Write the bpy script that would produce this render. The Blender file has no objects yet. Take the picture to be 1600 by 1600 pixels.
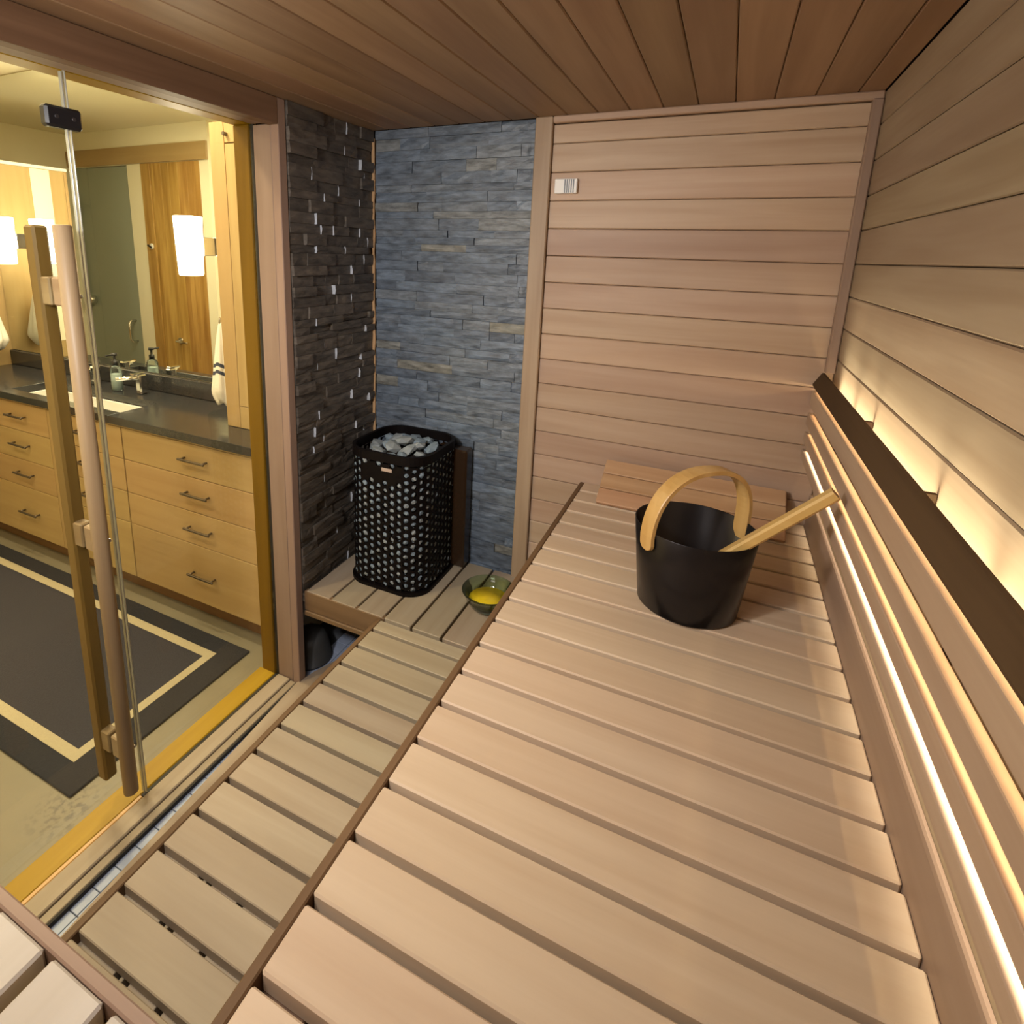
import bpy, bmesh, math, random
from mathutils import Vector, Matrix
random.seed(11)
S = bpy.context.scene
COL = S.collection

# ------------------------------------------------------------------ camera
cam = bpy.data.cameras.new('camera')
cam_o = bpy.data.objects.new('camera', cam)
COL.objects.link(cam_o)
RX, RD, RF = ((0.90116, 0.43258, 0.02804), (0.12053, -0.18792, -0.97476), (-0.41639, 0.88179, -0.22149))
cam_o.matrix_world = Matrix(((RX[0], -RD[0], -RF[0], 1.1782), (RX[1], -RD[1], -RF[1], -1.7658),
                             (RX[2], -RD[2], -RF[2], 1.6024), (0, 0, 0, 1)))
cam.sensor_width = 36.0
cam.lens = 876.66 * 36.0 / 1600.0
cam.shift_x = (800 - 711.9) / 1600.0
cam.shift_y = -(800 - 595.04) / 1600.0
cam.clip_start = 0.02
S.camera = cam_o

# ------------------------------------------------------------------ world, exposure
w = bpy.data.worlds.new('world'); S.world = w; w.use_nodes = True
w.node_tree.nodes['Background'].inputs[0].default_value = (1.0, 0.88, 0.75, 1)
w.node_tree.nodes['Background'].inputs[1].default_value = 0.05
S.view_settings.view_transform = 'Standard'
S.view_settings.look = 'None'
S.view_settings.exposure = 0.0
S.view_settings.gamma = 1.0
S.view_settings.use_curve_mapping = False
S.cycles.max_bounces = 10
S.cycles.diffuse_bounces = 6
S.cycles.transparent_max_bounces = 16
S.cycles.sample_clamp_indirect = 6.0

# ------------------------------------------------------------------ lamps
def area(name, loc, target, size, power, color, size_y=None, spread=None):
    l = bpy.data.lights.new(name, 'AREA'); l.energy = power; l.color = color; l.size = size
    if size_y: l.shape = 'RECTANGLE'; l.size_y = size_y
    if spread: l.spread = spread
    o = bpy.data.objects.new(name, l); COL.objects.link(o)
    o.location = loc
    d = Vector(target) - Vector(loc)
    if size_y:                      # long lamps lie along the bench (world Y)
        z = -d.normalized(); x = Vector((0, 1, 0)).cross(z).normalized(); y = z.cross(x)
        o.rotation_euler = Matrix((x, y, z)).transposed().to_euler()
    else: o.rotation_euler = d.to_track_quat('-Z', 'Y').to_euler()
    return o
area('sauna_lamp', (0.38, -1.80, 1.80), (0.55, 0.0, 1.10), 0.14, 8.7, (1.0, 0.95, 0.91), spread=2.1)
area('sauna_fill_lamp', (0.66, -1.74, 1.95), (0.70, -1.45, 0.8), 0.5, 7.4, (1.0, 0.95, 0.90))
# strip lights behind the backrest: one washing the wall above, one behind each gap between the slats
area('backrest_strip_up', (1.4380, -1.06, 1.235), (1.4580, -1.06, 1.315), 0.005, 4.5, (1.0, 0.92, 0.68), size_y=1.90, spread=1.05)
for z, e, c in ((1.099, 0.42, (1.0, 0.84, 0.60)), (1.149, 0.17, (1.0, 0.68, 0.36)), (1.203, 0.115, (1.0, 0.60, 0.28)), (1.266, 0.085, (1.0, 0.58, 0.27))):
    area('backrest_strip', (1.4312, -1.02, z + 0.0125), (1.4280, -1.02, z), 0.0025, e, c, size_y=1.98, spread=1.0)
area('backrest_strip_down', (1.4490, -1.02, 1.050), (1.4585, -1.02, 0.965), 0.005, 0.30, (1.0, 0.90, 0.70), size_y=1.98, spread=0.6)
# bathroom downlights
for bx, by, e in ((-0.75, -0.50, 15), (-1.55, -0.50, 16), (-1.95, -0.07, 17), (-0.55, -1.3, 14), (-1.5, -1.45, 12)):
    area('bathroom_downlight', (bx, by, 2.43), (bx, by, 0), 0.12, e, (1.0, 0.83, 0.54))

# ------------------------------------------------------------------ materials
def nt(name):
    m = bpy.data.materials.new(name); m.use_nodes = True
    n = m.node_tree.nodes; l = m.node_tree.links
    return m, n, l, n['Principled BSDF']

def plain(name, col, rough=0.5, metal=0.0, spec=0.5, noise=0.0, nscale=20.0, bump=0.0):
    m, n, l, b = nt(name)
    b.inputs['Roughness'].default_value = rough
    b.inputs['Metallic'].default_value = metal
    b.inputs['Specular IOR Level'].default_value = spec
    tc = n.new('ShaderNodeTexCoord'); no = n.new('ShaderNodeTexNoise')
    no.inputs['Scale'].default_value = nscale; no.inputs['Detail'].default_value = 4
    l.new(tc.outputs['Object'], no.inputs['Vector'])
    mx = n.new('ShaderNodeMix'); mx.data_type = 'RGBA'
    mx.inputs['A'].default_value = (*[c * (1 - noise) for c in col], 1)
    mx.inputs['B'].default_value = (*[min(1, c * (1 + noise)) for c in col], 1)
    l.new(no.outputs['Fac'], mx.inputs['Factor']); l.new(mx.outputs['Result'], b.inputs['Base Color'])
    if bump:
        bp = n.new('ShaderNodeBump'); bp.inputs['Strength'].default_value = bump; bp.inputs['Distance'].default_value = 0.004
        l.new(no.outputs['Fac'], bp.inputs['Height']); l.new(bp.outputs['Normal'], b.inputs['Normal'])
    return m

_w = {}
def wood(name, light, dark, axis, rough=0.5, var=0.12, contrast=1.0, hue=0.008, spec=0.35):
    key = name + '_' + axis
    if key in _w: return _w[key]
    m, n, l, b = nt(key)
    tc = n.new('ShaderNodeTexCoord'); oi = n.new('ShaderNodeObjectInfo')
    mul = n.new('ShaderNodeMath'); mul.operation = 'MULTIPLY'; mul.inputs[1].default_value = 53.0
    l.new(oi.outputs['Random'], mul.inputs[0])
    add = n.new('ShaderNodeVectorMath'); add.operation = 'ADD'
    l.new(tc.outputs['Object'], add.inputs[0]); l.new(mul.outputs[0], add.inputs[1])
    def mapped(along, cross):
        mp = n.new('ShaderNodeMapping')
        mp.inputs['Scale'].default_value = tuple(along if a == axis else cross for a in 'xyz')
        l.new(add.outputs[0], mp.inputs['Vector']); return mp
    m1 = mapped(0.9, 13.0); m2 = mapped(2.5, 110.0)
    n1 = n.new('ShaderNodeTexNoise'); n1.inputs['Scale'].default_value = 1.6; n1.inputs['Detail'].default_value = 5
    n1.inputs['Distortion'].default_value = 0.5
    n2 = n.new('ShaderNodeTexNoise'); n2.inputs['Scale'].default_value = 1.4; n2.inputs['Detail'].default_value = 3
    l.new(m1.outputs[0], n1.inputs['Vector']); l.new(m2.outputs[0], n2.inputs['Vector'])
    r1 = n.new('ShaderNodeMapRange'); r1.inputs['From Min'].default_value = 0.3; r1.inputs['From Max'].default_value = 0.7
    r1.inputs['To Min'].default_value = 0.5 - 0.5 * contrast; r1.inputs['To Max'].default_value = 0.5 + 0.5 * contrast
    l.new(n1.outputs['Fac'], r1.inputs['Value'])
    ma = n.new('ShaderNodeMath'); ma.operation = 'MULTIPLY_ADD'; ma.inputs[1].default_value = 0.35; ma.inputs[2].default_value = -0.17
    l.new(n2.outputs['Fac'], ma.inputs[0])
    sm = n.new('ShaderNodeMath'); sm.operation = 'ADD'; sm.use_clamp = True
    l.new(r1.outputs[0], sm.inputs[0]); l.new(ma.outputs[0], sm.inputs[1])
    mx = n.new('ShaderNodeMix'); mx.data_type = 'RGBA'
    mx.inputs['A'].default_value = (*light, 1); mx.inputs['B'].default_value = (*dark, 1)
    l.new(sm.outputs[0], mx.inputs['Factor'])
    hs = n.new('ShaderNodeHueSaturation')
    vr = n.new('ShaderNodeMapRange'); vr.inputs['To Min'].default_value = 1 - var; vr.inputs['To Max'].default_value = 1 + var
    l.new(oi.outputs['Random'], vr.inputs['Value']); l.new(vr.outputs[0], hs.inputs['Value'])
    m7 = n.new('ShaderNodeMath'); m7.operation = 'MULTIPLY'; m7.inputs[1].default_value = 7.31; l.new(oi.outputs['Random'], m7.inputs[0])
    fr = n.new('ShaderNodeMath'); fr.operation = 'FRACT'; l.new(m7.outputs[0], fr.inputs[0])
    hr = n.new('ShaderNodeMapRange'); hr.inputs['To Min'].default_value = 0.5 - hue; hr.inputs['To Max'].default_value = 0.5 + hue
    l.new(fr.outputs[0], hr.inputs['Value']); l.new(hr.outputs[0], hs.inputs['Hue'])
    l.new(mx.outputs['Result'], hs.inputs['Color']); l.new(hs.outputs['Color'], b.inputs['Base Color'])
    b.inputs['Roughness'].default_value = rough; b.inputs['Specular IOR Level'].default_value = spec
    bp = n.new('ShaderNodeBump'); bp.inputs['Strength'].default_value = 0.12; bp.inputs['Distance'].default_value = 0.001
    l.new(n2.outputs['Fac'], bp.inputs['Height']); l.new(bp.outputs['Normal'], b.inputs['Normal'])
    _w[key] = m
    return m

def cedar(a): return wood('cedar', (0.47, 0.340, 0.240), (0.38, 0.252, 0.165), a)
def ceilcedar(a): return wood('ceiling_cedar', (0.30, 0.190, 0.112), (0.22, 0.130, 0.072), a)  # wall cedar darkened, painting in the ceiling's lack of light
def wallcedar(a): return wood('shaded_cedar', (0.36, 0.275, 0.180), (0.27, 0.190, 0.115), a)  # copy of the cedar with shade put into its colour
def bench(a): return wood('bench_wood', (0.58, 0.445, 0.315), (0.50, 0.360, 0.240), a, var=0.05, rough=0.55, hue=0.003)
def step(a): return wood('shaded_step_wood', (0.385, 0.315, 0.228), (0.32, 0.250, 0.172), a, var=0.06, rough=0.55)  # bench wood darkened and greened to paint the low bench's dim light
def pale(a): return wood('lamp_lit_bench_wood', (0.51, 0.455, 0.395), (0.455, 0.395, 0.33), a, var=0.04, rough=0.55)  # bench wood copy, whiteness from the near lamp put into the colour
def dark(a): return wood('dark_trim_wood', (0.085, 0.048, 0.024), (0.055, 0.029, 0.014), a, var=0.05, rough=0.7, spec=0.15)
def fascia(a): return wood('fascia_wood', (0.20, 0.118, 0.064), (0.13, 0.073, 0.038), a, var=0.04)
def rimw(a): return wood('edge_board_wood', (0.16, 0.085, 0.042), (0.11, 0.055, 0.026), a, var=0.04, rough=0.6)
def jambw(a): return wood('door_frame_wood', (0.305, 0.208, 0.155), (0.250, 0.162, 0.116), a, var=0.06)
def gold(a): return wood('varnished_gold_wood', (0.44, 0.255, 0.014), (0.34, 0.185, 0.008), a, var=0.04, rough=0.4, spec=0.2)
def golddark(a): return wood('shaded_gold_wood', (0.21, 0.120, 0.006), (0.155, 0.085, 0.003), a, var=0.04, rough=0.4, spec=0.15)  # the sill's gold with the jamb's weaker light put into the colour
def maple(a): return wood('maple_veneer', (0.47, 0.33, 0.155), (0.41, 0.275, 0.122), a, var=0.04, rough=0.4)
def alder(a): return wood('alder_door_veneer', (0.54, 0.33, 0.10), (0.33, 0.17, 0.04), a, var=0.05, rough=0.35, contrast=1.3)
def birch(a): return wood('bent_birch', (0.62, 0.40, 0.15), (0.48, 0.28, 0.08), a, var=0.03, rough=0.38, spec=0.5)
def slatw(a): return wood('backrest_wood', (0.42, 0.315, 0.225), (0.35, 0.245, 0.165), a, var=0.05)
def hickory(a): return wood('handle_wood', (0.36, 0.260, 0.150), (0.27, 0.180, 0.095), a, var=0.05, rough=0.45)
def restw(a): return wood('headrest_cedar', (0.50, 0.315, 0.180), (0.40, 0.230, 0.120), a, var=0.05)

def slate(name, tone=None):
    m, n, l, b = nt(name)
    tc = n.new('ShaderNodeTexCoord'); oi = n.new('ShaderNodeObjectInfo')
    mul = n.new('ShaderNodeMath'); mul.operation = 'MULTIPLY'; mul.inputs[1].default_value = 41.0
    l.new(oi.outputs['Random'], mul.inputs[0])
    add = n.new('ShaderNodeVectorMath'); add.operation = 'ADD'
    l.new(tc.outputs['Object'], add.inputs[0]); l.new(mul.outputs[0], add.inputs[1])
    mp = n.new('ShaderNodeMapping'); mp.inputs['Scale'].default_value = (18, 18, 60); l.new(add.outputs[0], mp.inputs['Vector'])
    no = n.new('ShaderNodeTexNoise'); no.inputs['Scale'].default_value = 1.0; no.inputs['Detail'].default_value = 7; no.inputs['Roughness'].default_value = 0.62
    l.new(mp.outputs[0], no.inputs['Vector'])
    cr = n.new('ShaderNodeValToRGB'); e = cr.color_ramp.elements
    e[0].position = 0.0; e[0].color = (0.072, 0.092, 0.122, 1)
    e[1].position = 1.0; e[1].color = (0.160, 0.205, 0.262, 1)
    for p, c in ((0.3, (0.112, 0.145, 0.188, 1)), (0.6, (0.088, 0.112, 0.146, 1)), (0.93, (0.132, 0.155, 0.180, 1)), (0.985, (0.165, 0.160, 0.130, 1))):
        x = e.new(p); x.color = c
    for x in e:
        if tone: x.color = tuple(0.55 * x.color[1] * t_ / 0.5 + 0.0 for t_ in tone) + (1,)
    l.new(oi.outputs['Random'], cr.inputs[0])
    r = n.new('ShaderNodeMapRange'); r.inputs['From Min'].default_value = 0.25; r.inputs['From Max'].default_value = 0.75
    r.inputs['To Min'].default_value = 0.30; r.inputs['To Max'].default_value = 1.75
    l.new(no.outputs['Fac'], r.inputs['Value'])
    hs = n.new('ShaderNodeHueSaturation'); l.new(cr.outputs[0], hs.inputs['Color']); l.new(r.outputs[0], hs.inputs['Value'])
    l.new(hs.outputs[0], b.inputs['Base Color'])
    b.inputs['Roughness'].default_value = 0.45; b.inputs['Specular IOR Level'].default_value = 0.6
    bp = n.new('ShaderNodeBump'); bp.inputs['Strength'].default_value = 0.7; bp.inputs['Distance'].default_value = 0.004
    l.new(no.outputs['Fac'], bp.inputs['Height']); l.new(bp.outputs['Normal'], b.inputs['Normal'])
    return m
M_SLATE = slate('split_face_slate')
M_SLATE2 = slate('brown_split_slate', (0.58, 0.49, 0.40))  # darker, browner copy of the slate for the left wall

def emit(name, col, st):
    m, n, l, b = nt(name)
    b.inputs['Base Color'].default_value = (*col, 1)
    b.inputs['Emission Color'].default_value = (*col, 1); b.inputs['Emission Strength'].default_value = st
    return m

def pane(name, tint, refl=1.0, ior=1.5):
    m, n, l, b = nt(name)
    n.remove(b)
    t = n.new('ShaderNodeBsdfTransparent'); t.inputs[0].default_value = (*tint, 1)
    g = n.new('ShaderNodeBsdfGlossy'); g.inputs['Roughness'].default_value = 0.01
    f = n.new('ShaderNodeFresnel'); f.inputs[0].default_value = ior
    mu = n.new('ShaderNodeMath'); mu.operation = 'MULTIPLY'; mu.inputs[1].default_value = refl; l.new(f.outputs[0], mu.inputs[0])
    mx = n.new('ShaderNodeMixShader'); l.new(mu.outputs[0], mx.inputs[0]); l.new(t.outputs[0], mx.inputs[1]); l.new(g.outputs[0], mx.inputs[2])
    l.new(mx.outputs[0], n['Material Output'].inputs['Surface'])
    return m

M_GLINT = plain('stone_end_glint', (0.42, 0.45, 0.50), 0.5, noise=0.3, nscale=80)
M_GLASS = pane('clear_glass', (0.95, 0.96, 0.93), 0.06)
M_GEDGE = plain('glass_edge', (0.42, 0.43, 0.38), 0.15, spec=0.8)
M_MIRROR = plain('mirror_silver', (0.80, 0.82, 0.76), 0.01, metal=1.0)
M_BLACK = plain('black_plastic', (0.012, 0.012, 0.015), 0.35)
M_GASKET = plain('black_gasket', (0.015, 0.012, 0.010), 0.7)
M_DARKGAP = plain('dark_backing', (0.02, 0.012, 0.008), 0.9)
M_CHROME = plain('chrome', (0.80, 0.80, 0.78), 0.12, metal=1.0)
M_BRONZE = plain('dark_pull_metal', (0.16, 0.13, 0.10), 0.35, metal=0.8)
M_HEATER = plain('black_steel', (0.005, 0.0035, 0.0035), 0.5, spec=0.12)
M_HOUSE = plain('dark_brown_enamel', (0.030, 0.016, 0.008), 0.22, spec=0.6)
M_STEEL = plain('brushed_steel_dark', (0.026, 0.023, 0.024), 0.28, metal=0.7, noise=0.25, nscale=4)
M_ROCK = plain('sauna_rock', (0.20, 0.255, 0.30), 0.55, noise=0.35, nscale=60, bump=0.4)
M_ROCK2 = plain('sauna_rock_pale', (0.27, 0.30, 0.31), 0.55, noise=0.35, nscale=60, bump=0.4)
M_PLASTER = plain('cream_plaster', (0.86, 0.80, 0.62), 0.85, noise=0.03, nscale=6)
M_WHITE = plain('white_plastic', (0.80, 0.78, 0.74), 0.5)
M_STONETOP = plain('charcoal_quartz', (0.028, 0.028, 0.030), 0.16, noise=0.4, nscale=220, spec=0.6)
M_CERAMIC = plain('white_ceramic', (0.66, 0.65, 0.60), 0.15)
M_TOWEL = plain('white_terry', (0.82, 0.78, 0.70), 0.95, noise=0.06, nscale=200, bump=0.5)
M_STRIPE = plain('navy_stripe', (0.05, 0.06, 0.10), 0.95)
M_RUG = plain('charcoal_rug', (0.034, 0.032, 0.042), 0.97, noise=0.35, nscale=160, bump=0.6)
M_RUGB = plain('black_rug_border', (0.018, 0.018, 0.024), 0.97, noise=0.3, nscale=160, bump=0.6)
M_CREAM = plain('cream_rug_band', (0.44, 0.385, 0.255), 0.97, noise=0.12, nscale=160, bump=0.6)
M_TILE = plain('blue_grey_tile', (0.36, 0.42, 0.56), 0.4, noise=0.12, nscale=30)
M_GROUT = plain('grey_grout', (0.12, 0.13, 0.15), 0.9)
M_SHOWER = plain('grey_green_glass', (0.30, 0.335, 0.285), 0.12, noise=0.05, nscale=3)
M_TUB = plain('dark_grey_plastic', (0.050, 0.050, 0.050), 0.5)
M_BOWLG = pane('green_glass', (0.76, 0.87, 0.73), 0.9)
M_YELLOW = plain('yellow_liquid', (0.78, 0.56, 0.02), 0.18, noise=0.3, nscale=25)
M_SOAP = pane('clear_blue_soap', (0.86, 0.93, 0.94), 0.9)
M_LAMP = emit('sconce_glow', (1.0, 0.90, 0.68), 15.0)
M_LED = emit('led_glow', (1.0, 0.80, 0.46), 25.0)

def concrete():
    m, n, l, b = nt('tan_concrete')
    tc = n.new('ShaderNodeTexCoord')
    n1 = n.new('ShaderNodeTexNoise'); n1.inputs['Scale'].default_value = 3.5; n1.inputs['Detail'].default_value = 6
    n2 = n.new('ShaderNodeTexNoise'); n2.inputs['Scale'].default_value = 55; n2.inputs['Detail'].default_value = 5
    geo = n.new('ShaderNodeNewGeometry')
    l.new(geo.outputs['Position'], n1.inputs['Vector']); l.new(geo.outputs['Position'], n2.inputs['Vector'])
    mx = n.new('ShaderNodeMix'); mx.data_type = 'RGBA'
    mx.inputs['A'].default_value = (0.185, 0.162, 0.112, 1); mx.inputs['B'].default_value = (0.255, 0.223, 0.154, 1)
    l.new(n1.outputs['Fac'], mx.inputs['Factor'])
    # one worn, pitted patch of the slab beside the sill
    d = n.new('ShaderNodeVectorMath'); d.operation = 'SUBTRACT'; d.inputs[1].default_value = (-0.36, -1.055, 0)
    l.new(geo.outputs['Position'], d.inputs[0])
    s = n.new('ShaderNodeVectorMath'); s.operation = 'MULTIPLY'; s.inputs[1].default_value = (1.0, 1.0, 0.0); l.new(d.outputs[0], s.inputs[0])
    ln = n.new('ShaderNodeVectorMath'); ln.operation = 'LENGTH'; l.new(s.outputs[0], ln.inputs[0])
    rg = n.new('ShaderNodeMapRange'); rg.inputs['From Min'].default_value = 0.03; rg.inputs['From Max'].default_value = 0.12
    rg.inputs['To Min'].default_value = 1.0; rg.inputs['To Max'].default_value = 0.0; l.new(ln.outputs['Value'], rg.inputs['Value'])
    th = n.new('ShaderNodeMapRange'); th.inputs['From Min'].default_value = 0.48; th.inputs['From Max'].default_value = 0.6; l.new(n2.outputs['Fac'], th.inputs['Value'])
    mu = n.new('ShaderNodeMath'); mu.operation = 'MULTIPLY'; mu.use_clamp = True; l.new(rg.outputs[0], mu.inputs[0]); l.new(th.outputs[0], mu.inputs[1])
    m2 = n.new('ShaderNodeMix'); m2.data_type = 'RGBA'; m2.inputs['B'].default_value = (0.13, 0.11, 0.085, 1)
    l.new(mx.outputs['Result'], m2.inputs['A']); l.new(mu.outputs[0], m2.inputs['Factor'])
    l.new(m2.outputs['Result'], b.inputs['Base Color']); b.inputs['Roughness'].default_value = 0.45
    return m
M_CONC = concrete()

# ------------------------------------------------------------------ geometry helpers
def link(name, mesh, parent=None, loc=(0, 0, 0), rot=None):
    o = bpy.data.objects.new(name, mesh); COL.objects.link(o)
    if parent is not None:
        o.parent = parent
        o.location = Vector(loc) - wloc(parent)
    else: o.location = loc
    if rot: o.rotation_euler = rot
    return o
def wloc(o):
    v = Vector(o.location); p = o.parent
    while p is not None: v = v + Vector(p.location); p = p.parent
    return v
def tag(o, label=None, cat=None, group=None, kind=None):
    if label: o['label'] = label
    if cat: o['category'] = cat
    if group: o['group'] = group
    if kind: o['kind'] = kind
    return o
def thing(name, label, cat, loc, group=None, kind=None):
    o = bpy.data.objects.new(name, None); COL.objects.link(o); o.location = loc; o.empty_display_size = 0.05
    return tag(o, label, cat, group, kind)

def mesh(name, verts, faces, mat, smooth=False):
    me = bpy.data.meshes.new(name); me.from_pydata([tuple(v) for v in verts], [], faces); me.update()
    if isinstance(mat, (list, tuple)):
        for m in mat: me.materials.append(m)
    else: me.materials.append(mat)
    if smooth:
        for p in me.polygons: p.use_smooth = True
    return me

def bev_geo(dx, dy, dz, b):
    """box centred on the origin with every edge chamfered by b"""
    hx, hy, hz = dx / 2, dy / 2, dz / 2
    b = min(b, hx * 0.9, hy * 0.9, hz * 0.9)
    V = []; idx = {}
    for sx in (-1, 1):
        for sy in (-1, 1):
            for sz in (-1, 1):
                for a in range(3):
                    p = [sx * (hx - b), sy * (hy - b), sz * (hz - b)]
                    p[a] = (sx * hx, sy * hy, sz * hz)[a]
                    idx[(sx, sy, sz, a)] = len(V); V.append(p)
    F = []
    for a in range(3):
        u, v = [i for i in range(3) if i != a]
        for s in (-1, 1):
            loop = []
            for (su, sv) in ((-1, -1), (1, -1), (1, 1), (-1, 1)):
                k = [0, 0, 0]; k[a] = s; k[u] = su; k[v] = sv
                loop.append(idx[(k[0], k[1], k[2], a)])
            F.append(loop)
    for a in range(3):
        u, v = [i for i in range(3) if i != a]
        for su in (-1, 1):
            for sv in (-1, 1):
                k0 = [0, 0, 0]; k0[u] = su; k0[v] = sv; k1 = k0[:]; k0[a] = -1; k1[a] = 1
                F.append([idx[(*k0, u)], idx[(*k1, u)], idx[(*k1, v)], idx[(*k0, v)]])
    for sx in (-1, 1):
        for sy in (-1, 1):
            for sz in (-1, 1):
                F.append([idx[(sx, sy, sz, a)] for a in range(3)])
    # orient outward
    out = []
    for f in F:
        P = [Vector(V[i]) for i in f]
        nrm = (P[1] - P[0]).cross(P[2] - P[0]); c = sum(P, Vector()) / len(P)
        out.append(f if nrm.dot(c) > 0 else f[::-1])
    return V, out
_bc = {}
def box(name, x0, x1, y0, y1, z0, z1, mat, parent=None, bev=0.0015):
    key = (round(x1 - x0, 4), round(y1 - y0, 4), round(z1 - z0, 4), bev, mat.name)
    if key not in _bc:
        V, F = bev_geo(x1 - x0, y1 - y0, z1 - z0, bev)
        _bc[key] = mesh(name, V, F, mat)
    return link(name, _bc[key], parent, ((x0 + x1) / 2, (y0 + y1) / 2, (z0 + z1) / 2))

def joined(name, boxes, mat, parent=None, bev=0.001, loc=None):
    V = []; F = []
    if loc is None:
        b = boxes[0]; loc = ((b[0] + b[1]) / 2, (b[2] + b[3]) / 2, (b[4] + b[5]) / 2)
    for x0, x1, y0, y1, z0, z1 in boxes:
        v, f = bev_geo(x1 - x0, y1 - y0, z1 - z0, bev); o = len(V)
        c = Vector(((x0 + x1) / 2, (y0 + y1) / 2, (z0 + z1) / 2)) - Vector(loc)
        V += [Vector(p) + c for p in v]; F += [[i + o for i in q] for q in f]
    return link(name, mesh(name, V, F, mat), parent, loc)

def prism(name, poly, axis, a0, a1, mat, parent=None, smooth=False):
    """extrude a 2-D polygon along an axis; poly is (x,z) for 'y', (y,z) for 'x', (x,y) for 'z'"""
    n = len(poly); cu = sum(p[0] for p in poly) / n; cv = sum(p[1] for p in poly) / n; ca = (a0 + a1) / 2
    def P(u, v, a):
        return {'y': (u, a, v), 'x': (a, u, v), 'z': (u, v, a)}[axis]
    V = [P(u - cu, v - cv, a0 - ca) for u, v in poly] + [P(u - cu, v - cv, a1 - ca) for u, v in poly]
    F = [[i, (i + 1) % n, n + (i + 1) % n, n + i] for i in range(n)] + [list(range(n))[::-1], list(range(n, 2 * n))]
    me = mesh(name, V, F, mat)
    bm = bmesh.new(); bm.from_mesh(me); bmesh.ops.recalc_face_normals(bm, faces=bm.faces); bm.to_mesh(me); bm.free()
    return link(name, me, parent, P(cu, cv, ca))

def rod(name, p0, p1, r, mat, parent=None, seg=20, r1=None, cap=True):
    p0 = Vector(p0); p1 = Vector(p1); d = p1 - p0; L = d.length
    r1 = r if r1 is None else r1
    prof = [(r * 0.85, -L / 2), (r, -L / 2 + r * 0.15), (r1, L / 2 - r1 * 0.15), (r1 * 0.85, L / 2)]
    V = []; F = []
    for rr, z in prof:
        for i in range(seg):
            a = 2 * math.pi * i / seg; V.append((rr * math.cos(a), rr * math.sin(a), z))
    for k in range(3):
        for i in range(seg):
            j = (i + 1) % seg; F.append([k * seg + i, k * seg + j, (k + 1) * seg + j, (k + 1) * seg + i])
    F.append(list(range(seg))[::-1]); F.append(list(range(3 * seg, 4 * seg)))
    me = mesh(name, V, F, mat)
    for p in me.polygons:
        if len(p.vertices) == 4: p.use_smooth = True
    o = link(name, me, parent, (p0 + p1) / 2)
    o.rotation_euler = d.to_track_quat('Z', 'Y').to_euler()
    return o

def lathe(name, prof, mat, parent=None, loc=(0, 0, 0), seg=48, sx=1.0, sy=1.0, close=False, smooth=True):
    V = []; F = []
    n = len(prof)
    for r, z in prof:
        for i in range(seg):
            a = 2 * math.pi * i / seg; V.append((r * sx * math.cos(a), r * sy * math.sin(a), z))
    rng = n if close else n - 1
    for k in range(rng):
        k2 = (k + 1) % n
        for i in range(seg):
            j = (i + 1) % seg; F.append([k * seg + i, k * seg + j, k2 * seg + j, k2 * seg + i])
    if not close:
        F.append(list(range(seg))[::-1]); F.append(list(range((n - 1) * seg, n * seg)))
    me = mesh(name, V, F, mat)
    bm = bmesh.new(); bm.from_mesh(me); bmesh.ops.recalc_face_normals(bm, faces=bm.faces); bm.to_mesh(me); bm.free()
    if smooth:
        for p in me.polygons:
            if len(p.vertices) == 4: p.use_smooth = True
    return link(name, me, parent, loc)

def sweep(name, pts, prof, mat, parent=None, loc=(0, 0, 0), up=(0, 0, 1), smooth=True):
    """sweep a closed 2-D profile along points; profile u along 'side', v along normal"""
    pts = [Vector(p) for p in pts]; n = len(pts); m = len(prof); V = []; F = []
    up = Vector(up)
    for i, p in enumerate(pts):
        t = (pts[min(i + 1, n - 1)] - pts[max(i - 1, 0)]).normalized()
        side = up if isinstance(up, Vector) else Vector(up)
        side = (side - t * side.dot(t)).normalized(); nn = t.cross(side)
        for u, v in prof: V.append(p + side * u + nn * v)
    for i in range(n - 1):
        for k in range(m):
            k2 = (k + 1) % m; F.append([i * m + k, i * m + k2, (i + 1) * m + k2, (i + 1) * m + k])
    F.append(list(range(m))[::-1]); F.append(list(range((n - 1) * m, n * m)))
    me = mesh(name, V, F, mat)
    bm = bmesh.new(); bm.from_mesh(me); bmesh.ops.recalc_face_normals(bm, faces=bm.faces); bm.to_mesh(me); bm.free()
    if smooth:
        for p in me.polygons:
            if len(p.vertices) == 4: p.use_smooth = True
    return link(name, me, parent, loc)

# ------------------------------------------------------------------ levels
CZ = 2.011        # ceiling
PZ = 0.465        # stove platform and lower bench
BZ = 0.874        # upper bench
FZ = 0.10         # sauna floor
WX = 1.464        # right wall
NY = -2.25        # wall behind the camera
GX = -0.11        # glass plane

# ------------------------------------------------------------------ floor
fl = box('floor', -0.168, WX + 0.02, NY, 0.02, FZ - 0.05, FZ - 0.004, M_GROUT)
tag(fl, 'grey grouted sauna floor under the benches', 'floor', kind='structure')
for i in range(34):
    for j in range(2):
        box('tile', -0.043 + j * 0.054, 0.009 + j * 0.054, -0.05 - i * 0.054, 0.002 - i * 0.054, FZ - 0.004, FZ, M_TILE, fl, 0.0008)
for j in range(2):
    for i in range(8):
        box('tile', 0.065 + j * 0.054, 0.117 + j * 0.054, -0.05 - i * 0.054, 0.002 - i * 0.054, FZ - 0.004, FZ, M_TILE, fl, 0.0008)
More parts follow.
